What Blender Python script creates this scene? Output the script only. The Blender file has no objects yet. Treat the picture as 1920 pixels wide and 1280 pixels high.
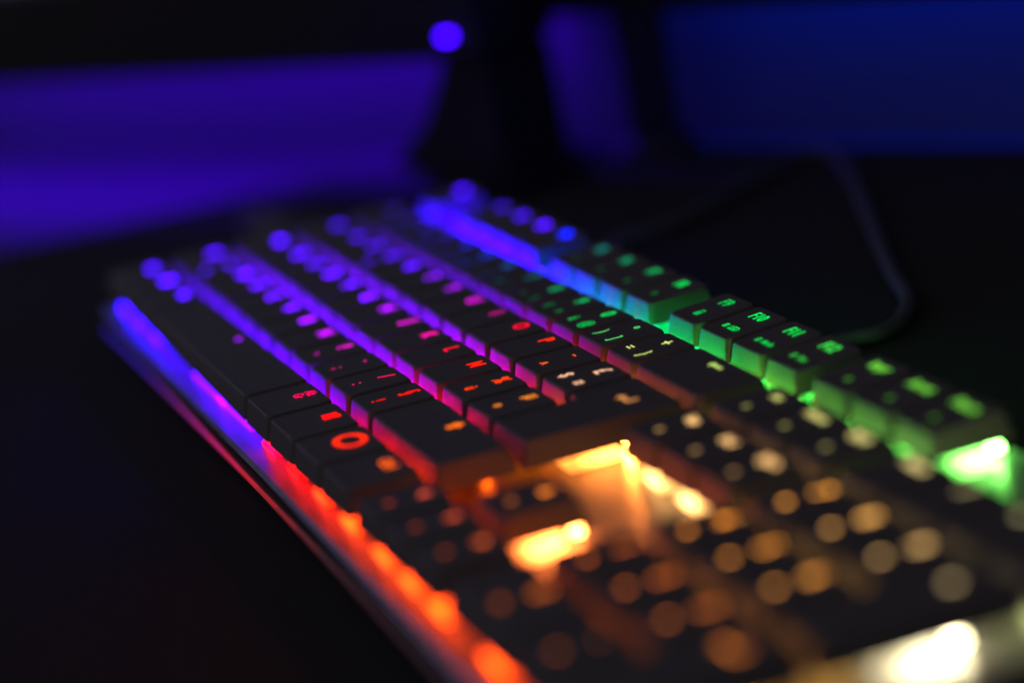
import bpy, math, random
from mathutils import Matrix, Vector

random.seed(7)
scene = bpy.context.scene
COL = scene.collection
MM = 0.001
U = 0.01905            # one key unit in metres
KT = 0.023             # height of the key tops above the desk
PLATE = KT - 0.0110    # switch plate
XR = 15.0              # the main block's right edge is world x = 0


def X(u):
    return (u - XR) * U


# ------------------------------------------------------------------ camera
RIGHT = Vector((0.31031898, 0.93388141, -0.17767286))
UP = Vector((-0.17792863, 0.24065523, 0.9541627))
BACK = Vector((0.93383271, -0.26448171, 0.24084412))
CAM = Vector((0.493481, -0.099039, 0.148709 + KT))
FPX = 4938.65          # focal length in pixels of the 1920 px wide photograph
cam_data = bpy.data.cameras.new("camera")
cam_data.sensor_fit = 'HORIZONTAL'
cam_data.sensor_width = 36.0
cam_data.lens = FPX / 1920 * 36.0
cam_data.clip_start = 0.02
cam_data.clip_end = 50
cam_data.dof.use_dof = True
cam_data.dof.focus_distance = 0.599
cam_data.dof.aperture_fstop = cam_data.lens / 19.8
cam_data.dof.aperture_blades = 0
cam = bpy.data.objects.new("camera", cam_data)
COL.objects.link(cam)
m = Matrix((RIGHT, UP, BACK)).transposed().to_4x4()
m.translation = CAM
cam.matrix_world = m
scene.camera = cam

# ------------------------------------------------------------------ world, lamps, exposure
world = bpy.data.worlds.new("World")
scene.world = world
world.use_nodes = True
bg = world.node_tree.nodes["Background"]
bg.inputs[0].default_value = (1.0, 0.88, 0.95, 1)
bg.inputs[1].default_value = 0.18
scene.view_settings.view_transform = 'Standard'
scene.view_settings.look = 'None'
scene.view_settings.exposure = 0
scene.view_settings.gamma = 1


def area_lamp(name, loc, target, sx, sy, color, watts):
    d = bpy.data.lights.new(name, 'AREA')
    d.shape = 'RECTANGLE'
    d.size, d.size_y = sx, sy
    d.color = color
    d.energy = watts
    o = bpy.data.objects.new(name, d)
    COL.objects.link(o)
    o.location = loc
    o.rotation_euler = (Vector(target) - Vector(loc)).to_track_quat('-Z', 'Y').to_euler()
    return o


def pixel_dir(px, py):
    u, v = (px - 960) / FPX, -(py - 640) / FPX
    return RIGHT * u + UP * v - BACK


def on_z(px, py, z):
    d = pixel_dir(px, py)
    return CAM + d * ((z - CAM.z) / d.z)


# unseen fill added high over the far left: bluish plate glints, key-top ambience
area_lamp("added_fill_light", (-1.5, -0.55, 0.75), (-0.05, 0.03, 0), 0.7, 0.5, (0.46, 0.42, 1.0), 1.9)

# ------------------------------------------------------------------ materials
def srgb(c):
    out = []
    for v in c:
        v = v / 255.0
        out.append(v / 12.92 if v <= 0.04045 else ((v + 0.055) / 1.055) ** 2.4)
    return out


def new_mat(name):
    mt = bpy.data.materials.new(name)
    mt.use_nodes = True
    return mt, mt.node_tree, mt.node_tree.nodes["Principled BSDF"]


def plastic(name, color, rough, bump=0.0, scale=900.0, spec=0.5, var=0.0, metallic=0.0):
    mt, nt, b = new_mat(name)
    b.inputs["Base Color"].default_value = (*color, 1)
    b.inputs["Roughness"].default_value = rough
    b.inputs["Metallic"].default_value = metallic
    b.inputs["Specular IOR Level"].default_value = spec
    tc = nt.nodes.new("ShaderNodeTexCoord")
    nz = nt.nodes.new("ShaderNodeTexNoise")
    nz.inputs["Scale"].default_value = scale
    nz.inputs["Detail"].default_value = 4
    nt.links.new(tc.outputs["Object"], nz.inputs["Vector"])
    if bump:
        bp = nt.nodes.new("ShaderNodeBump")
        bp.inputs["Strength"].default_value = bump
        bp.inputs["Distance"].default_value = 0.0002
        nt.links.new(nz.outputs["Fac"], bp.inputs["Height"])
        nt.links.new(bp.outputs["Normal"], b.inputs["Normal"])
    if var:
        n2 = nt.nodes.new("ShaderNodeTexNoise")
        n2.inputs["Scale"].default_value = scale * 0.12
        n2.inputs["Detail"].default_value = 6
        nt.links.new(tc.outputs["Object"], n2.inputs["Vector"])
        mr = nt.nodes.new("ShaderNodeMapRange")
        mr.inputs["To Min"].default_value = max(0.02, rough - var)
        mr.inputs["To Max"].default_value = min(1, rough + var)
        nt.links.new(n2.outputs["Fac"], mr.inputs["Value"])
        nt.links.new(mr.outputs["Result"], b.inputs["Roughness"])
    return mt


def glow_mat(name, base, rough, prop="glow", alpha_mix=None):
    """LED, or plastic given emission; the glow colour is stored on its object"""
    mt, nt, b = new_mat(name)
    b.inputs["Base Color"].default_value = (*base, 1)
    b.inputs["Roughness"].default_value = rough
    at = nt.nodes.new("ShaderNodeAttribute")
    at.attribute_type = 'OBJECT'
    at.attribute_name = prop
    nt.links.new(at.outputs["Color"], b.inputs["Emission Color"])
    b.inputs["Emission Strength"].default_value = 1.0
    return mt


M_KEY = plastic("black_keycap_plastic", (0.076, 0.071, 0.075), 0.58, bump=0.3, scale=2600, spec=0.3, var=0.10)
M_PLATE = plastic("black_anodised_plate", (0.20, 0.20, 0.21), 0.34, bump=0.12, scale=3000, var=0.08, metallic=0.3)
M_EDGE = plastic("polished_plate_edge", (0.20, 0.20, 0.25), 0.24, bump=0.05, scale=1500, var=0.06, metallic=1.0)
M_BODY = plastic("black_body_plastic", (0.012, 0.012, 0.014), 0.5, bump=0.2, scale=1500, var=0.1)
M_GUIDE = glow_mat("light_guide_plastic", (0.2, 0.2, 0.2), 0.3)
M_GUIDE.cycles.emission_sampling = 'NONE'


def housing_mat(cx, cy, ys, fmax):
    """housing with painted glow in place of LED light through it; hot core"""
    mt = glow_mat("painted_glow_housing", (0.04, 0.04, 0.045), 0.25)
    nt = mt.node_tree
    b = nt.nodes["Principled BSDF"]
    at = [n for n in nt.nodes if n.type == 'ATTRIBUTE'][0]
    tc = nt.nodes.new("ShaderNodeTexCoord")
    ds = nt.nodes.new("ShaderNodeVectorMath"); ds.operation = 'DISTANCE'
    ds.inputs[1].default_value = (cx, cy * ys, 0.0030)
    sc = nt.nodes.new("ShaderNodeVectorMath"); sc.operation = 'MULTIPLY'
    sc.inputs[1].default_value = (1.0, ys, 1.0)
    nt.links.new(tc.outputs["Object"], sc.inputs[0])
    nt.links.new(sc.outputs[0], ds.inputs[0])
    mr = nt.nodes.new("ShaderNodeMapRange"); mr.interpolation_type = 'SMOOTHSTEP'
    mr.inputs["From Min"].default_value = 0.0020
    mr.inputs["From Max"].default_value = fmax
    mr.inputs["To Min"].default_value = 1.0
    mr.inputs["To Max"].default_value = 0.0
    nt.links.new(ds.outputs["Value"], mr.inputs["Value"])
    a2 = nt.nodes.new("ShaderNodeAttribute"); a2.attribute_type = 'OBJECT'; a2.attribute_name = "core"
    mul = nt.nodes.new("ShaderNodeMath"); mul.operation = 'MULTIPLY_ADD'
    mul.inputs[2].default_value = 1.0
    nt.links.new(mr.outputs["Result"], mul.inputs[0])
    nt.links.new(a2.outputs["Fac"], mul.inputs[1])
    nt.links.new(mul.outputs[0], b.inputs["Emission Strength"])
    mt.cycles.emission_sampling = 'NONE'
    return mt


M_SWITCH = housing_mat(0.0035, 0.003, 0.65, 0.0075)  # painted hot core, moved towards the near side face
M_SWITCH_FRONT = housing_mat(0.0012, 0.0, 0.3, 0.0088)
M_LED = glow_mat("led_lens", (0.6, 0.6, 0.6), 0.2)
M_LEGEND = glow_mat("backlit_legend", (0.02, 0.02, 0.02), 0.6)
M_LEGEND.node_tree.nodes["Principled BSDF"].inputs["Specular IOR Level"].default_value = 0.1
M_LEGEND.cycles.emission_sampling = 'NONE'


def led_colour(o, rgb):
    """a plain emitter of its own for each LED"""
    mt = bpy.data.materials.new("led_light")
    mt.cycles.emission_sampling = "FRONT"
    mt.use_nodes = True
    nt = mt.node_tree
    nt.nodes.clear()
    e = nt.nodes.new("ShaderNodeEmission")
    k = max(max(rgb), 1e-6)
    e.inputs[0].default_value = (rgb[0] / k, rgb[1] / k, rgb[2] / k, 1)
    e.inputs[1].default_value = k
    out = nt.nodes.new("ShaderNodeOutputMaterial")
    nt.links.new(e.outputs[0], out.inputs[0])
    o.material_slots[0].link = 'OBJECT'
    o.material_slots[0].material = mt
M_STEM = plastic("dark_switch_stem", (0.05, 0.05, 0.055), 0.4)
M_WALL = plastic("dark_painted_wall", (0.03, 0.03, 0.032), 0.9, bump=0.3, scale=300)
M_DESK = plastic("dark_desk_top", (0.014, 0.014, 0.015), 0.45, bump=0.1, scale=400, var=0.1)
M_MON = plastic("black_monitor_plastic", (0.007, 0.007, 0.008), 0.5, bump=0.1, scale=900, spec=0.2, var=0.08)
M_CABLE = plastic("black_braided_sleeve", (0.034, 0.034, 0.040), 0.6, bump=0.6, scale=1800)


def fabric():
    mt, nt, b = new_mat("black_cloth_mat")
    tc = nt.nodes.new("ShaderNodeTexCoord")
    nz = nt.nodes.new("ShaderNodeTexNoise")
    nz.inputs["Scale"].default_value = 1900
    nz.inputs["Detail"].default_value = 3
    nt.links.new(tc.outputs["Object"], nz.inputs["Vector"])
    cr = nt.nodes.new("ShaderNodeValToRGB")
    cr.color_ramp.elements[0].position = 0.35
    cr.color_ramp.elements[0].color = (0.007, 0.007, 0.0073, 1)
    cr.color_ramp.elements[1].position = 0.7
    cr.color_ramp.elements[1].color = (0.024, 0.024, 0.0235, 1)
    nt.links.new(nz.outputs["Fac"], cr.inputs["Fac"])
    nt.links.new(cr.outputs["Color"], b.inputs["Base Color"])
    b.inputs["Roughness"].default_value = 0.95
    b.inputs["Specular IOR Level"].default_value = 0.15
    bp = nt.nodes.new("ShaderNodeBump")
    bp.inputs["Strength"].default_value = 0.5
    bp.inputs["Distance"].default_value = 0.0003
    nt.links.new(nz.outputs["Fac"], bp.inputs["Height"])
    nt.links.new(bp.outputs["Normal"], b.inputs["Normal"])
    return mt


M_MAT = fabric()


# ------------------------------------------------------------------ mesh helpers
def mesh(name, verts, faces, mat, smooth=False):
    me = bpy.data.meshes.new(name)
    me.from_pydata([tuple(v) for v in verts], [], faces)
    me.update()
    if smooth:
        for p in me.polygons:
            p.use_smooth = True
    me.materials.append(mat)
    return me


def link(name, me, parent=None, loc=(0, 0, 0), rotz=0.0):
    o = bpy.data.objects.new(name, me)
    COL.objects.link(o)
    o.parent = parent
    o.location = loc
    if rotz:
        o.rotation_euler = (0, 0, rotz)
    return o


def tag(o, label=None, cat=None, group=None, kind=None):
    if label: o["label"] = label
    if cat: o["category"] = cat
    if group: o["group"] = group
    if kind: o["kind"] = kind
    return o


def rounded(poly, ix, iy, r, n=4):
    """axis-aligned CCW polygon, edges moved in by ix / iy, corners rounded"""
    k = len(poly)
    pts = []
    edges = []
    for i in range(k):
        a, b = poly[i], poly[(i + 1) % k]
        if abs(a[0] - b[0]) < 1e-9:       # edge along y: moved in x
            edges.append(('x', a[0] - ix * (1 if b[1] > a[1] else -1)))
        else:
            edges.append(('y', a[1] + iy * (1 if b[0] > a[0] else -1)))
    corners = []
    for i in range(k):
        e0, e1 = edges[i - 1], edges[i]
        x = e0[1] if e0[0] == 'x' else e1[1]
        y = e0[1] if e0[0] == 'y' else e1[1]
        corners.append(Vector((x, y)))
    for i in range(k):
        p, c, q = corners[i - 1], corners[i], corners[(i + 1) % k]
        d0, d1 = (p - c).normalized(), (q - c).normalized()
        cen = c + (d0 + d1) * r
        s0, s1 = c + d0 * r - cen, c + d1 * r - cen
        for j in range(n + 1):
            t = j / n * math.pi / 2
            pts.append(cen + s0 * math.cos(t) + s1 * math.sin(t))
    return pts


def loft(loops, cap_top=True, cap_bottom=True):
    verts, faces = [], []
    n = len(loops[0])
    for lp in loops:
        verts += lp
    for i in range(len(loops) - 1):
        for j in range(n):
            a, b = i * n + j, i * n + (j + 1) % n
            faces.append((a, b, b + n, a + n))
    if cap_bottom: faces.append(tuple(range(n - 1, -1, -1)))
    if cap_top: faces.append(tuple(range((len(loops) - 1) * n, len(loops) * n)))
    return verts, faces


def box(x0, x1, y0, y1, z0, z1):
    v = [(x, y, z) for z in (z0, z1) for x, y in ((x0, y0), (x1, y0), (x1, y1), (x0, y1))]
    f = [(3, 2, 1, 0), (4, 5, 6, 7), (0, 1, 5, 4), (1, 2, 6, 5), (2, 3, 7, 6), (3, 0, 4, 7)]
    return v, f


def bevel_box(x0, x1, y0, y1, z0, z1, r=0.0015, b=0.001):
    P = [(x0, y0), (x1, y0), (x1, y1), (x0, y1)]
    loops = []
    for ins, z in ((b, z0), (0, z0 + b), (0, z1 - b), (b * 0.3, z1 - b * 0.3), (b, z1)):
        loops.append([(p.x, p.y, z) for p in rounded(P, ins, ins, r)])
    return loft(loops)


def shift(vf, dx, dy, dz=0):
    return [(v[0] + dx, v[1] + dy, v[2] + dz) for v in vf[0]], vf[1]


def merge(*parts):
    V, F = [], []
    for v, f in parts:
        n = len(V)
        V += list(v)
        F += [tuple(i + n for i in q) for q in f]
    return V, F


def tube(path, r, seg=10):
    V, F = [], []
    n = len(path)
    prev = None
    for i, p in enumerate(path):
        p = Vector(p)
        t = (Vector(path[min(i + 1, n - 1)]) - Vector(path[max(i - 1, 0)])).normalized()
        a = t.cross(Vector((0, 0, 1))).normalized()
        b = a.cross(t)
        for k in range(seg):
            w = 2 * math.pi * k / seg
            V.append(p + a * (r * math.cos(w)) + b * (r * math.sin(w)))
    for i in range(n - 1):
        for k in range(seg):
            F.append((i * seg + k, i * seg + (k + 1) % seg, (i + 1) * seg + (k + 1) % seg, (i + 1) * seg + k))
    F.append(tuple(range(seg - 1, -1, -1)))
    F.append(tuple(range((n - 1) * seg, n * seg)))
    return V, F


def spline(pts, per=8):
    pts = [Vector(p) for p in pts]
    P = [pts[0] * 2 - pts[1]] + pts + [pts[-1] * 2 - pts[-2]]
    out = []
    for i in range(1, len(P) - 2):
        for k in range(per):
            t = k / per
            a, b, c, d = P[i - 1], P[i], P[i + 1], P[i + 2]
            out.append(0.5 * ((2 * b) + (c - a) * t + (2 * a - 5 * b + 4 * c - d) * t * t + (3 * b - a - 3 * c + d) * t ** 3))
    out.append(pts[-1])
    return out


# ------------------------------------------------------------------ the setting: desk, wall
WA = math.radians(25.5)                       # direction of the wall and the monitors
WD = Vector((math.cos(WA), math.sin(WA), 0))  # along the wall, to the right
WN = Vector((math.sin(WA), -math.cos(WA), 0)) # out of the wall, towards the user
WP = on_z(1300, 248, 0.0); WP.z = 0

desk_v = [WP - WD * 3 + WN * -0.01, WP - WD * 3 + WN * 3, WP + WD * 3 + WN * 3, WP + WD * 3 + WN * -0.01]
desk = link("desk_top", mesh("desk_top", desk_v, [(0, 1, 2, 3)], M_DESK))
tag(desk, kind="structure")
desk.location.z = -0.003
wall_v = [WP - WD * 3, WP + WD * 3, WP + WD * 3 + Vector((0, 0, 2.2)), WP - WD * 3 + Vector((0, 0, 2.2))]
wall = link("wall", mesh("wall", [v + Vector((0, 0, -0.01)) for v in wall_v], [(0, 1, 2, 3)], M_WALL))
tag(wall, kind="structure")

# black cloth desk mat; its left edge runs parallel to the keyboard's short side
ml = on_z(250, 415, 0.0).x
mat_back = 0.5
# trapezoid so that it stops short of the wall
q0 = WP + WN * 0.012
def wall_y(x):
    return q0.y + (x - q0.x) * math.tan(WA)
mv = [Vector((ml, -0.5, 0)), Vector((0.7, -0.5, 0)), Vector((0.7, wall_y(0.7), 0)), Vector((ml, wall_y(ml), 0))]
mb = [v - Vector((0, 0, 0.0027)) for v in mv]
mat_o = link("desk_mat", mesh("desk_mat", mv + mb, [(0, 1, 2, 3), (7, 6, 5, 4), (0, 4, 5, 1), (1, 5, 6, 2), (2, 6, 7, 3), (3, 7, 4, 0)], M_MAT))
tag(mat_o, "large black cloth desk mat under the lit keyboard", "desk mat")

# ------------------------------------------------------------------ keyboard
kb = bpy.data.objects.new("keyboard", None)
COL.objects.link(kb)
kb.location = (0, 0, 0)
kb.empty_display_size = 0.05
tag(kb, "black mechanical keyboard with rainbow backlight and floating keycaps on dark mat", "keyboard")


def grad(table, x):
    if x <= table[0][0]: return list(table[0][1])
    for (x0, c0), (x1, c1) in zip(table, table[1:]):
        if x <= x1:
            t = (x - x0) / (x1 - x0)
            return [a + (b - a) * t for a, b in zip(c0, c1)]
    return list(table[-1][1])


# colour of the light under the keys, one table for each row: position in key units -> sRGB, strength
LED = {
    0: [(0, (82, 0, 255, 14.04)), (7.2, (94, 0, 255, 11.23)), (9.6, (120, 0, 255, 9.36)), (10.6, (255, 0, 100, 4.16)), (11.8, (255, 0, 8, 5.2)), (13.2, (255, 42, 0, 5.2)), (15.2, (255, 72, 0, 2.96)), (18.2, (255, 90, 0, 4.2315)), (22.2, (255, 150, 40, 4.2315))],
    1: [(0, (91, 0, 255, 17.28)), (7.1, (106, 0, 255, 13.82)), (8.8, (150, 0, 255, 11.52)), (9.8, (235, 0, 225, 6.4)), (10.8, (255, 0, 120, 6.4)), (12.1, (255, 20, 20, 6.4)), (13.6, (255, 90, 5, 5)), (16.1, (255, 116, 50, 5)), (21.1, (255, 160, 60, 4.745))],
    2: [(0, (91, 0, 255, 17.28)), (7.6, (118, 0, 255, 13.82)), (9.1, (190, 0, 255, 11.52)), (10.3, (255, 0, 180, 5.76)), (11.3, (255, 0, 40, 5.12)), (12.4, (255, 60, 0, 5.12)), (13.6, (255, 140, 30, 4.98)), (21.1, (255, 190, 90, 4.745))],
    3: [(0, (76, 0, 230, 10.8)), (7.6, (118, 0, 255, 9.72)), (9.1, (190, 0, 220, 7.56)), (10.1, (255, 0, 120, 3)), (11.6, (255, 50, 0, 2.4)), (12.6, (255, 140, 50, 3)), (14.1, (255, 128, 46, 3.2)), (15.6, (255, 180, 95, 3.2)), (17.1, (255, 185, 105, 3.2)), (19, (255, 200, 100, 2.5)), (22, (245, 230, 180, 2.8))],
    4: [(0, (48, 0, 255, 18.72)), (5.4, (48, 0, 255, 15.6)), (5.8, (14, 14, 255, 4.5)), (7, (0, 70, 255, 3.3)), (8, (0, 150, 220, 2.7)), (8.8, (0, 190, 140, 1.6)), (9.5, (0, 210, 100, 1.6)), (11.6, (0, 225, 80, 1.6)), (12.9, (70, 225, 60, 2.56)), (14.1, (120, 225, 60, 2.56)), (17.1, (140, 230, 90, 2.56)), (21.1, (230, 240, 150, 3.2))],
    5: [(0, (76, 0, 255, 1.5)), (3, (66, 0, 255, 1.5)), (6, (0, 60, 220, 1.2)), (8, (0, 180, 120, 1.2)), (11, (0, 210, 90, 1.5)), (15, (70, 230, 70, 1.5)), (18, (130, 255, 100, 4))],
}
# painted glow of the bottom-row housings, standing in for LED light
HOU0 = [(0, (42, 0, 255, 7.5)), (5, (44, 0, 255, 7)), (6.5, (70, 0, 255, 4.2)), (9.4, (88, 0, 255, 3.8)), (10.5, (255, 0, 55, 2.4)), (11.6, (255, 0, 4, 3.0)), (12.6, (255, 12, 0, 3.2)), (13.4, (255, 46, 0, 3.2)), (15, (255, 60, 0, 3.2)), (18, (255, 66, 0, 3.2)), (22, (255, 76, 0, 3.2))]
LEG = {
    0: [(0, (72, 0, 250, 8.8)), (4, (72, 0, 250, 8.8)), (6.75, (150, 0, 255, 2)), (10.6, (255, 0, 90, 1)), (11.9, (255, 8, 4, 1.3)), (13.1, (255, 35, 0, 1.2)), (14.4, (255, 95, 15, 1.4)), (15.7, (230, 80, 55, 1.05)), (17, (220, 80, 40, 1.2)), (19, (240, 110, 20, 1.35)), (22, (240, 120, 30, 1.2))],
    1: [(0, (75, 0, 250, 8.8)), (6, (100, 0, 255, 7.7)), (7.7, (190, 0, 255, 2.4)), (8.75, (255, 0, 230, 1.8)), (9.75, (255, 10, 160, 1)), (10.75, (255, 20, 90, 1)), (11.75, (255, 12, 0, 1.1)), (13.6, (255, 110, 15, 1.1)), (16.7, (240, 120, 30, 1.8)), (19, (240, 110, 25, 1.35)), (22, (240, 130, 40, 1.35))],
    2: [(0, (70, 0, 245, 8.8)), (6, (95, 0, 255, 7.7)), (7.3, (170, 0, 255, 3)), (8.25, (250, 0, 240, 2)), (9.25, (255, 0, 170, 1.4)), (10.25, (255, 10, 45, 1.1)), (11.25, (255, 25, 8, 1.1)), (12.25, (255, 60, 0, 1.1)), (13.25, (255, 140, 40, 1)), (19, (240, 140, 40, 2.1)), (22, (236, 160, 70, 2.1))],
    3: [(0, (60, 0, 220, 5.5)), (5, (85, 0, 250, 5.5)), (7, (170, 0, 250, 2.5)), (8, (235, 0, 235, 1.6)), (9, (240, 0, 170, 1)), (10, (255, 0, 50, 1.2)), (11, (255, 40, 0, 1.1)), (12, (255, 95, 20, 1)), (13, (255, 190, 150, 1)), (14.3, (225, 145, 80, 0.9)), (15.7, (240, 185, 115, 1.7)), (17.7, (240, 185, 115, 1.7)), (19, (240, 155, 60, 2.4)), (22, (220, 190, 130, 1.95))],
    4: [(0, (50, 0, 210, 3.52)), (4, (40, 10, 200, 3.08)), (5.5, (10, 50, 200, 2.64)), (7, (0, 95, 140, 1.2)), (8.5, (0, 150, 95, 1.3)), (10.5, (10, 210, 90, 1.1)), (11.5, (90, 215, 110, 0.9)), (12.5, (215, 228, 120, 0.9)), (14, (185, 215, 105, 0.9)), (15.75, (200, 200, 110, 1.2)), (19, (210, 190, 120, 1.95)), (22, (200, 190, 140, 1.5))],
    5: [(0, (66, 0, 250, 8.8)), (2.5, (50, 0, 210, 4.4)), (4.5, (75, 0, 250, 6.6)), (5.6, (0, 25, 240, 6.6)), (7, (0, 120, 115, 1.6)), (8, (0, 140, 95, 1.4)), (10, (0, 200, 80, 1.2)), (11.5, (0, 195, 80, 0.9)), (12.5, (0, 232, 90, 1)), (13.5, (15, 230, 85, 1)), (14.5, (60, 225, 75, 1.1)), (15.75, (115, 220, 65, 1.0)), (18, (120, 215, 70, 0.95))],
}


def light(table, row, x, k=1.0):
    c = grad(table[row], x)
    rgb = srgb(c[:3])
    return [v * c[3] * k for v in rgb]


# --- body, plate
PX0, PX1 = X(-0.22), X(22.72)
PY0, PY1 = -0.16 * U, 6.40 * U
body = link("body", mesh("body", *bevel_box(PX0 + 0.001, PX1 - 0.001, PY0 + 0.0012, PY1 - 0.001, 0.0016, PLATE - 0.0016, r=0.004, b=0.0012), M_BODY), kb)
P4 = [(PX0, PY0), (PX1, PY0), (PX1, PY1), (PX0, PY1)]
loops = [[(p.x, p.y, z) for p in rounded(P4, i, i, 0.004, 6)] for i, z in ((0.0, PLATE - 0.00155), (0.0, PLATE - 0.0009))]
loops.append([(p.x, p.y, PLATE) for p in rounded(P4, 0.0009, 0.0009, 0.0035, 6)])
V, F = loft(loops)
pm = mesh("plate", V, F, M_PLATE)
pm.materials.append(M_EDGE)
nr = len(loops[0])
for i, p in enumerate(pm.polygons):
    if i < 2 * nr: p.material_index = 1
plate = link("plate", pm, kb)

# glowing light guide round the foot of the body, one length for each key unit
guide = {}
GT = [(0, (50, 0, 235, .5)), (3, (60, 0, 220, .5)), (5.5, (150, 0, 170, .5)), (8, (220, 0, 130, .6)), (10, (240, 0, 50, .55)), (12, (230, 16, 10, .26)),
      (14, (170, 20, 20, .08)), (17, (150, 30, 30, .05)), (23, (120, 40, 40, .03))]
gm = mesh("light_guide", *box(-0.5 * U, 0.5 * U, 0, 0.0012, 0.0042, 0.0051), M_GUIDE)
for i in range(23):
    o = link("light_guide", gm, kb, (X(i + 0.28), PY0 + 0.0006, 0.0004))
    c = grad(GT, i + 0.28)
    o["glow"] = [v * c[3] for v in srgb(c[:3])]
# rubber feet
fm = mesh("rubber_foot", *bevel_box(-0.012, 0.012, -0.004, 0.004, 0.0, 0.0020, r=0.002, b=0.0005), M_BODY)
for fx in (0.6, 21.9):
    for fy in (0.5, 5.8):
        link("rubber_foot", fm, kb, (X(fx), fy * U, 0.0))

# --- keycaps: axis-aligned outlines in key units
KEY_H = 0.0058
KZ = KT - KEY_H
cap_cache = {}


def cap_mesh(poly, tilt=0.0):
    key = (tuple(poly), tilt)
    if key in cap_cache: return cap_cache[key]
    P = [(x * U, y * U) for x, y in poly]
    ymid = (min(p[1] for p in P) + max(p[1] for p in P)) / 2
    loops = []
    for ix, iy, z, r in ((0.050, 0.040, 0, .0009), (0.046, 0.036, .0004, .0010), (0.060, 0.072, KEY_H * 0.62, .0012),
                         (0.066, 0.090, KEY_H - .0007, .0014), (0.070, 0.098, KEY_H - .00022, .0015), (0.080, 0.112, KEY_H, .0014)):
        loops.append([(p.x, p.y, z + tilt * (p.y - ymid) * z / KEY_H) for p in rounded(P, ix * U, iy * U, r)])
    # a very shallow dish: an inner loop slightly lower than the rim
    loops.append([(p.x, p.y, KEY_H - .00012 + tilt * (p.y - ymid)) for p in rounded(P, 0.20 * U, 0.24 * U, .0015)])
    V, F = loft(loops)
    me = mesh("key_cap", V, F, M_KEY, smooth=False)
    cap_cache[key] = me
    return me


# --- legends
glyph_cache = {}


def text_mesh(txt, size):
    key = (txt, round(size, 5))
    if key in glyph_cache: return glyph_cache[key]
    cu = bpy.data.curves.new("legend", 'FONT')
    cu.body = txt
    cu.size = size
    cu.align_x = 'CENTER'
    cu.align_y = 'CENTER'
    cu.extrude = 0.00003
    cu.offset = size * 0.004
    cu.resolution_u = 3
    cu.space_line = 0.8
    ob = bpy.data.objects.new("legend", cu)
    COL.objects.link(ob)
    dg = bpy.context.evaluated_depsgraph_get()
    me = bpy.data.meshes.new_from_object(ob.evaluated_get(dg))
    bpy.data.objects.remove(ob)
    me.materials.clear()
    me.materials.append(M_LEGEND)
    # centre on the drawn shape
    if len(me.vertices):
        xs = [v.co.x for v in me.vertices]; ys = [v.co.y for v in me.vertices]
        cx, cy = (min(xs) + max(xs)) / 2, (min(ys) + max(ys)) / 2
        for v in me.vertices:
            v.co.x -= cx; v.co.y -= cy
    glyph_cache[key] = me
    return me


def flat(polys, h=0.00005):
    """flat printed icon made of closed outlines (in mm)"""
    V, F = [], []
    for P in polys:
        n = len(P); s = len(V)
        V += [(x * MM, y * MM, 0) for x, y in P] + [(x * MM, y * MM, h) for x, y in P]
        F.append(tuple(range(s + n, s + 2 * n)))
        F.append(tuple(range(s + n - 1, s - 1, -1)))
        for i in range(n):
            j = (i + 1) % n
            F.append((s + i, s + j, s + n + j, s + n + i))
    return V, F


def ring_icon(rx, ry, w, seg=28):
    V, F = [], []
    for z in (0, 0.05):
        for k in range(seg):
            a = 2 * math.pi * k / seg
            V.append((rx * math.cos(a) * MM, ry * math.sin(a) * MM, z * MM))
        for k in range(seg):
            a = 2 * math.pi * k / seg
            V.append(((rx - w) * math.cos(a) * MM, (ry - w) * math.sin(a) * MM, z * MM))
    for k in range(seg):
        j = (k + 1) % seg
        o0, i0, o1, i1 = 0, seg, 2 * seg, 3 * seg
        F.append((o1 + k, o1 + j, i1 + j, i1 + k))
        F.append((o0 + k, o0 + j, o1 + j, o1 + k))
        F.append((i0 + j, i0 + k, i1 + k, i1 + j))
    return V, F


def rect(x0, x1, y0, y1):
    return [(x0, y0), (x1, y0), (x1, y1), (x0, y1)]


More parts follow.
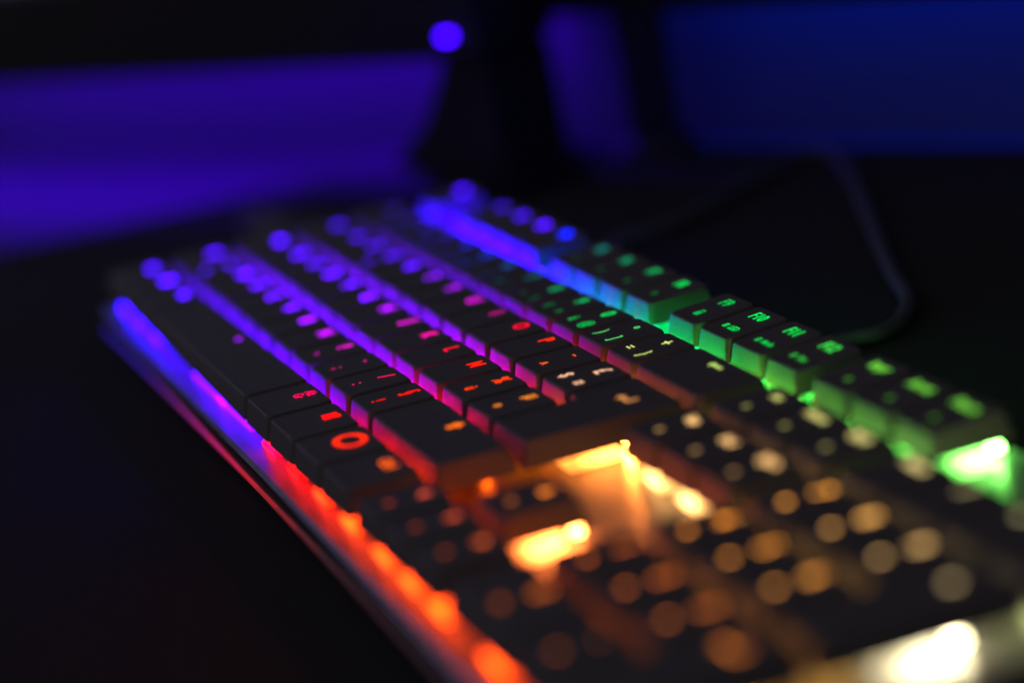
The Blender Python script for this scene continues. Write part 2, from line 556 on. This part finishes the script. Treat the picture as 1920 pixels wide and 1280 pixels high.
ICONS = {
    "back": flat([[(-3.1, 0), (-1.7, 1.2), (-1.7, 0.42), (3.1, 0.42), (3.1, -0.42), (-1.7, -0.42), (-1.7, -1.2)]]),
    "enter": flat([[(-3.0, -0.6), (-1.5, 0.7), (-1.5, -0.15), (2.0, -0.15), (2.0, 1.7), (2.9, 1.7), (2.9, -1.05), (-1.5, -1.05), (-1.5, -1.9)]]),
    "shift": flat([[(0, 2.1), (2.0, 0.1), (0.9, 0.1), (0.9, -2.0), (-0.9, -2.0), (-0.9, 0.1), (-2.0, 0.1)]]),
    "flag": flat([rect(-2.0, -0.12, -1.75, -0.12), rect(0.12, 2.0, -2.0, -0.12), rect(-2.0, -0.12, 0.12, 1.75), rect(0.12, 2.0, 0.12, 2.0)]),
    "ring": ring_icon(5.2, 3.7, 1.35),
    "up": flat([[(0, 1.8), (1.6, -1.2), (-1.6, -1.2)]]),
    "down": flat([[(0, -1.8), (-1.6, 1.2), (1.6, 1.2)]]),
    "left": flat([[(-1.8, 0), (1.2, -1.6), (1.2, 1.6)]]),
    "right": flat([[(1.8, 0), (-1.2, 1.6), (-1.2, -1.6)]]),
    "tab": flat([[(-2.6, 0.9), (-1.3, 1.9), (-1.3, 1.2), (2.4, 1.2), (2.4, 0.6), (-1.3, 0.6), (-1.3, -0.1)], [(2.6, -0.9), (1.3, -1.9), (1.3, -1.2), (-2.4, -1.2), (-2.4, -0.6), (1.3, -0.6), (1.3, 0.1)]]),
    "lock": flat([rect(-1.2, 1.2, -1.2, 0.4), rect(-0.9, -0.5, 0.5, 1.2), rect(0.5, 0.9, 0.5, 1.2), rect(-0.9, 0.9, 1.25, 1.6)]),
    "box": flat([rect(-0.8, 0.8, 0.55, 0.8), rect(-0.8, 0.8, -0.8, -0.55), rect(-0.8, -0.55, -0.5, 0.5), rect(0.55, 0.8, -0.5, 0.5), rect(-0.25, 0.25, -0.25, 0.25)]),
    "dot": flat([[(0.9 * math.cos(2 * math.pi * k / 12), 0.9 * math.sin(2 * math.pi * k / 12)) for k in range(12)]]),
}
icon_mesh = {k: mesh("legend", v[0], v[1], M_LEGEND) for k, v in ICONS.items()}


def legend(cap, what, x, y, size, glow):
    """x, y in metres from the cap's origin (its lower-left corner)"""
    if what in icon_mesh:
        me = icon_mesh[what]
    else:
        me = text_mesh(what, size)
        if not len(me.vertices): return None
    o = link("legend", me, cap, (x, y, KEY_H + 0.00002))
    o["glow"] = glow
    return o


# --- switches
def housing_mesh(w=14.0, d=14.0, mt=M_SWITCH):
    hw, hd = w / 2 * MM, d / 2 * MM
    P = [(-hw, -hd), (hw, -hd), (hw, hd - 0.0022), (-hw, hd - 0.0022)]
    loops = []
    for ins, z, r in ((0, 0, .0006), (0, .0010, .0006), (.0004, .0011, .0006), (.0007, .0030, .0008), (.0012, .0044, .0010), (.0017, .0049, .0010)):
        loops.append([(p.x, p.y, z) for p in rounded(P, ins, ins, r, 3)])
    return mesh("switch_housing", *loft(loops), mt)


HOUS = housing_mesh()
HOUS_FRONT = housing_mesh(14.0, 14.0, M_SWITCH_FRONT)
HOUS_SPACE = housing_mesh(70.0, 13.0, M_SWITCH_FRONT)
STEM = mesh("stem", *merge(box(-.0030, .0030, -.0007, .0007, .0049, .0051), box(-.0007, .0007, -.0030, -.0008, .0049, .0051), box(-.0007, .0007, .0008, .0030, .0049, .0051)), M_STEM)
lv, lf = box(-.0016, .0016, -.0010, .0010, 0, .0022)
lv = [(v[0] * (0.8 if v[2] > 0 else 1), v[1] * (0.8 if v[2] > 0 else 1), v[2]) for v in lv]
LEDM = mesh("led", lv, lf, M_LED)

K_LED = 46.0
FROW = 5.2


def key(poly, row, prim=None, subs=(), tilt=0.0, led_k=1.0, leg_k=1.0, psize=0.0056, switch=None, hous=None, ppos=None, extra=()):
    x0 = min(p[0] for p in poly); y0 = min(p[1] for p in poly)
    x1 = max(p[0] for p in poly); y1 = max(p[1] for p in poly)
    rel = [(round(x - x0, 4), round(y - y0, 4)) for x, y in poly]
    cap = link("key_cap", cap_mesh(rel, tilt), kb, (X(x0), y0 * U, KZ + random.uniform(-.00008, .00008)))
    w, h = x1 - x0, y1 - y0
    cx = (x0 + x1) / 2
    g = light(LEG, row, cx, leg_k * 1.35)
    px, py = ppos if ppos else (w / 2, h - 0.29)
    if prim:
        o = legend(cap, prim, px * U, py * U, psize, g)
        if o and tilt: o.rotation_euler = (math.atan(tilt), 0, 0); o.location.z += tilt * (py - 0.5) * U
    for txt, sx, sy, ss, k in subs:
        o = legend(cap, txt, sx * U, sy * U, ss, [v * k for v in g])
        if o and tilt: o.rotation_euler = (math.atan(tilt), 0, 0); o.location.z += tilt * (sy - 0.5) * U
    sx, sy = switch if switch else (cx, (y0 + y1) / 2)
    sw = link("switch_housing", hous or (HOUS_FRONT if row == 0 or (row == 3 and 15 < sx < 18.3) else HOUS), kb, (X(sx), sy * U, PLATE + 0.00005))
    c = light(LED, row, sx, led_k)
    st = grad(LED[row], sx)[3]
    near = max(0.0, min(1.0, (sx - 13.8) / 1.5))
    if row == 0:
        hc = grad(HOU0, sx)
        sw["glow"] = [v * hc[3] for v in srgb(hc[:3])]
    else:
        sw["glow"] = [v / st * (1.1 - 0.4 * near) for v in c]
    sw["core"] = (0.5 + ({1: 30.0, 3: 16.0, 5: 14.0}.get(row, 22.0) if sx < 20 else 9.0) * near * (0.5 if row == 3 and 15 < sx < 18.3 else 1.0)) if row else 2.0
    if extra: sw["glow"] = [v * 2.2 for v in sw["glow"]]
    link("stem", STEM, sw)
    ld = link("led", LEDM, sw, (0, 0.0083, 0.0012))
    kk = (K_LED - 32.0 * near) * (1.5 if row == 4 else 1.0)
    led_colour(ld, [v * kk for v in c])
    for ex_x in extra:  # LEDs added along the space bar to brighten the row behind
        l2 = link("led", LEDM, sw, ((ex_x - sx) * U, 0.0083, 0.0012))
        led_colour(l2, [v * kk for v in light(LED, row, ex_x, led_k)])
    return cap


def k1(x, row, y, prim, subs=(), w=1.0, **kw):
    return key([(x, y), (x + w, y), (x + w, y + 1), (x, y + 1)], row, prim, subs, **kw)


S = 0.0046
def sub1(t, k=0.9): return [(t, 0.5, 0.33, S, k)]
def sub2(a, b, k=0.9): return [(a, 0.27, 0.33, S, k), (b, 0.71, 0.33, S, k)]


TF = 0.075
# function row
fr = [("Esc", 0), ("F1", 2), ("F2", 3), ("F3", 4), ("F4", 5), ("F5", 6.5), ("F6", 7.5), ("F7", 8.5), ("F8", 9.5), ("F9", 11), ("F10", 12), ("F11", 13), ("F12", 14)]
fsub = {"F9": [("lock", .5, .33, 0, .7)], "F10": [("box", .36, .33, 0, .8), ("LED", .60, .33, .0026, .8)], "F11": [("box", .33, .33, 0, .6), ("Mode", .60, .33, .0024, .6)],
        "F12": [("box", .33, .33, 0, .5), ("Rec", .58, .33, .0026, .5)]}
for t, x in fr:
    k1(x, 5, FROW, t, fsub.get(t, [("dot", .5, .33, 0, .16)] if x > 5 else []), tilt=TF, psize=0.0046)
for t, x in (("Impr", 15.25), ("Arret", 16.25), ("Pause", 17.25)):
    k1(x, 5, FROW, t, [("dot", .5, .33, 0, .25)], tilt=TF, psize=0.0042)

# number row
nrow = [("²", []), ("1", sub1("&")), ("2", sub2("é", "~")), ("3", sub2('"', "#")), ("4", sub2("'", "{")), ("5", sub2("(", "[")), ("6", sub2("-", "|")),
        ("7", sub2("è", "`")), ("8", sub2("_", "\\")), ("9", sub2("ç", "^")), ("0", sub2("à", "@")), ("°", sub2(")", "]")), ("+", sub2("=", "}"))]
for i, (t, s) in enumerate(nrow):
    k1(i, 4, 4, t, [(a, b, c, d, (.3 if i < 10 else .55 if i < 11 else .9)) for a, b, c, d, e in s])
k1(13, 4, 4, "back", w=2)

# first letter row
k1(0, 3, 3, "tab", w=1.5)
for i, t in enumerate("AZERTYUIOP"):
    k1(1.5 + i, 3, 3, t, sub1("€", .35) if t == "E" else ())
k1(11.5, 3, 3, "¨", sub1("^"))
k1(12.5, 3, 3, "£", sub2("$", "¤"))
ENT = [(13.75, 2), (15, 2), (15, 4), (13.5, 4), (13.5, 3), (13.75, 3)]
key(ENT, 3, "enter", switch=(14.25, 3.0), ppos=(0.82, 1.5), led_k=2.4, leg_k=0.9)

# second letter row
k1(0, 2, 2, "Maj", w=1.75, psize=0.004)
for i, t in enumerate("QSDFGHJKLM"):
    k1(1.75 + i, 2, 2, t)
k1(11.75, 2, 2, "%", sub1("ù"))
k1(12.75, 2, 2, "µ", sub1("*"))

# third letter row
k1(0, 1, 1, "shift", w=1.25)
k1(1.25, 1, 1, ">", sub1("<"))
for i, t in enumerate("WXCVBN"):
    k1(2.25 + i, 1, 1, t)
k1(8.25, 1, 1, "?", sub1(",", .5))
k1(9.25, 1, 1, ".", sub1(";", .6))
k1(10.25, 1, 1, "/", sub1(":"))
k1(11.25, 1, 1, "§", sub1("!"))
k1(12.25, 1, 1, "shift", w=2.75, led_k=0.12)

# bottom row
k1(0, 0, 0, "Ctrl", w=1.25, psize=0.004)
k1(1.25, 0, 0, "flag", w=1.25)
k1(2.5, 0, 0, "Alt", w=1.25, psize=0.004)
k1(3.75, 0, 0, "dot", w=6.25, switch=(7.7, 0.5), hous=HOUS_SPACE, extra=(4.3, 5.2, 6.0, 6.9, 8.5, 9.4))
k1(10, 0, 0, "Alt\nGr", w=1.25, psize=0.0036)
k1(11.25, 0, 0, "flag", w=1.25)
k1(12.5, 0, 0, "ring", w=1.25, ppos=(0.60, 0.62))
k1(13.75, 0, 0, "Ctrl", w=1.25, psize=0.0042)

# navigation block and arrows
for i, (a, b) in enumerate((("Ins", "Sup"), ("Home", "End"), ("PgUp", "PgDn"))):
    k1(15.25 + i, 4, 4, a, [("dot", .5, .33, 0, .35)], psize=0.0036)
    k1(15.25 + i, 3, 3, b, [("dot", .5, .33, 0, .3)], psize=0.0036)
k1(16.25, 1, 1, "up", [("dot", .5, .33, 0, .4)])
for i, t in enumerate(("left", "down", "right")):
    k1(15.25 + i, 0, 0, t, [("dot", .5, .33, 0, .4)])

# number pad
for i, t in enumerate(("Num", "/", "*", "-")):
    k1(18.5 + i, 4, 4, t, psize=0.0040 if i == 0 else 0.0052)
for r, ts in ((3, "789"), (2, "456"), (1, "123")):
    for i, t in enumerate(ts):
        k1(18.5 + i, r, r, t, [("dot", .5, .33, 0, .9)], leg_k=1.25)
key([(21.5, 2), (22.5, 2), (22.5, 4), (21.5, 4)], 3, "+", ppos=(0.5, 1.5))
k1(18.5, 0, 0, "0", [("Ins", 1.0, .33, .003, .5)], w=2)
k1(20.5, 0, 0, ".", [("dot", .5, .33, 0, .5)])
key([(21.5, 0), (22.5, 0), (22.5, 2), (21.5, 2)], 1, "enter", ppos=(0.5, 1.5))

# braided cable looping away behind the keyboard
cp = [(1530, 652), (1560, 645), (1600, 636), (1650, 626), (1690, 600), (1702, 560), (1672, 510), (1634, 420), (1604, 348), (1578, 304), (1545, 285), (1510, 289), (1475, 304), (1400, 345), (1330, 385), (1250, 425), (1150, 455)]
pts = []
for q in cp:
    p = on_z(*q, 0.0021); pts.append(p)
link("cable", mesh("cable", *tube(spline(pts, 8), 0.0021, 10), M_CABLE, smooth=True), kb)

# ------------------------------------------------------------------ the monitors
def frame_at(origin, ang):
    e = bpy.data.objects.new("empty", None)
    COL.objects.link(e)
    e.location = origin
    e.rotation_euler = (0, 0, ang)
    e.empty_display_size = 0.05
    return e


def screen_mat(name, col, k):
    mt, nt, b = new_mat(name)
    b.inputs["Base Color"].default_value = (0.01, 0.01, 0.01, 1)
    b.inputs["Roughness"].default_value = 0.3
    tc = nt.nodes.new("ShaderNodeTexCoord")
    nz = nt.nodes.new("ShaderNodeTexNoise")
    nz.inputs["Scale"].default_value = 14
    nt.links.new(tc.outputs["Object"], nz.inputs["Vector"])
    cr = nt.nodes.new("ShaderNodeValToRGB")
    cr.color_ramp.elements[0].position = 0.4
    cr.color_ramp.elements[0].color = (col[0], col[1], col[2], 1)
    cr.color_ramp.elements[1].position = 0.6
    cr.color_ramp.elements[1].color = (col[0] * .8, col[1] * 1.3, col[2] * .9, 1)
    nt.links.new(nz.outputs["Fac"], cr.inputs["Fac"])
    nt.links.new(cr.outputs["Color"], b.inputs["Emission Color"])
    b.inputs["Emission Strength"].default_value = k
    return mt


# left monitor: local x along the bezel to the right, -y towards the user; origin under its right end
MA = math.radians(30)
lp = CAM + pixel_dir(838, 70) * 0.905                # power light on the bezel
ledz = lp.z
ex = Vector((math.cos(MA), math.sin(MA), 0)); en = Vector((math.sin(MA), -math.cos(MA), 0))
org = lp + ex * 0.014 - en * 0.016; org.z = 0.0002
mon = frame_at(org, MA); mon.name = "monitor"
tag(mon, "black monitor at upper left with small violet power light on its lower bezel", "monitor")
zb = ledz - 0.0085
zs = zb + 0.038
ML, MH = 0.56, 0.33
link("casing", mesh("casing", *merge(bevel_box(-ML, 0, -0.004, 0.026, zb, zb + MH, r=.004, b=.003)), M_MON), mon)
link("lower_bezel", mesh("lower_bezel", *bevel_box(-ML, 0, -0.0155, -0.0042, zb, zs, r=.002, b=.0015), M_MON), mon)
link("side_bezel", mesh("side_bezel", *bevel_box(-0.012, 0, -0.0155, -0.0042, zs + .0002, zb + MH, r=.002, b=.0015), M_MON), mon)
link("screen", mesh("screen", *box(-ML + .012, -0.0125, -0.0072, -0.0044, zs + .0004, zb + MH - .012), screen_mat("screen_picture", (0.07, 0.07, 0.13), 0.5)), mon)
pl = link("power_light", mesh("power_light", *bevel_box(-.0022, .0022, -.0012, .0012, -.0008, .0008, r=.0008, b=.0005), M_LED), mon, (-0.014, -0.0162, ledz))
led_colour(pl, [v * 16 for v in srgb((60, 0, 255))])
for s, name in ((0.0, "leg"), (-0.47, "leg")):
    top, bot = zb - 0.0003, 0.004
    Vv = []
    for y in (-0.012, 0.022):
        Vv += [(s - 0.022, y, top), (s - 0.002, y, top), (s - 0.001, y, bot), (s - 0.068, y, bot), (s - 0.049, y, bot + 0.012), (s - 0.035, y, bot + 0.024)]
    n = 6
    Ff = [tuple(range(n)), tuple(range(2 * n - 1, n - 1, -1))] + [(i, n + i, n + (i + 1) % n, (i + 1) % n) for i in range(n)]
    link(name, mesh("leg", Vv, Ff, M_MON), mon)
    fl = []
    for rx, ry, z in ((.058, .066, 0), (.060, .068, .003), (.050, .060, .0085), (.026, .04, .0115)):
        fl.append([(s - 0.050 + rx * math.cos(2 * math.pi * k / 24), -0.010 + ry * math.sin(2 * math.pi * k / 24), z) for k in range(24)])
    link("foot", mesh("foot", *loft(fl), M_MON, smooth=False), mon)

# right monitor on a short post
pb = on_z(1238, 292, 0.0)
mon2 = frame_at((pb.x, pb.y, 0.0002), WA); mon2.name = "monitor"
tag(mon2, "black monitor on a narrow post at upper right in front of the blue wall", "monitor")
dd = pixel_dir(1240, 4)
zb2 = (CAM + dd * ((pb - CAM).length * 0.995)).z
link("post", mesh("post", *bevel_box(-0.0085, 0.0085, -0.006, 0.006, 0.007, zb2 + 0.02, r=.003, b=.001), M_MON), mon2)
fl = []
for rx, ry, z in ((.016, .012, 0), (.0165, .0125, .002), (.015, .011, .006), (.012, .009, .0075)):
    fl.append([(rx * math.cos(2 * math.pi * k / 24), ry * math.sin(2 * math.pi * k / 24), z) for k in range(24)])
link("foot", mesh("foot", *loft(fl), M_MON), mon2)
link("casing", mesh("casing", *bevel_box(-0.075, 0.50, 0.0065, 0.024, zb2, zb2 + 0.33, r=.003, b=.002), M_MON), mon2)
link("bezel", mesh("bezel", *bevel_box(-0.075, 0.50, -0.004, 0.0062, zb2, zb2 + 0.02, r=.002, b=.0015), M_MON), mon2)

# the light behind the monitors: violet on the left, blue on the right
pm1 = org - ex * 0.26 - en * 0.060
area_lamp("violet_back_light", (pm1.x, pm1.y, zb + 0.018), (pm1.x - en.x * .03, pm1.y - en.y * .03, 0.0), 0.52, 0.012, (0.07, 0.0, 1.0), 1.35)
pm2 = Vector((pb.x, pb.y, 0)) + WD * 0.16 - WN * 0.032
area_lamp("blue_back_light", (pm2.x, pm2.y, zb2 + 0.05), (pm2.x - WN.x * .05, pm2.y - WN.y * .05, zb2 - 0.01), 0.34, 0.02, (0.0, 0.03, 1.0), 4.6)
pm3 = Vector((pb.x, pb.y, 0)) - WD * 0.035 - WN * 0.030
area_lamp("violet_side_light", (pm3.x, pm3.y, zb2 + 0.03), (pm3.x - WN.x * .02, pm3.y - WN.y * .02, zb2 + 0.022), 0.045, 0.012, (0.05, 0.0, 1.0), 0.024)

# ------------------------------------------------------------------ render settings
scene.cycles.use_denoising = True
scene.cycles.sample_clamp_indirect = 4.0
scene.cycles.max_bounces = 6
scene.cycles.caustics_reflective = False
scene.cycles.caustics_refractive = False
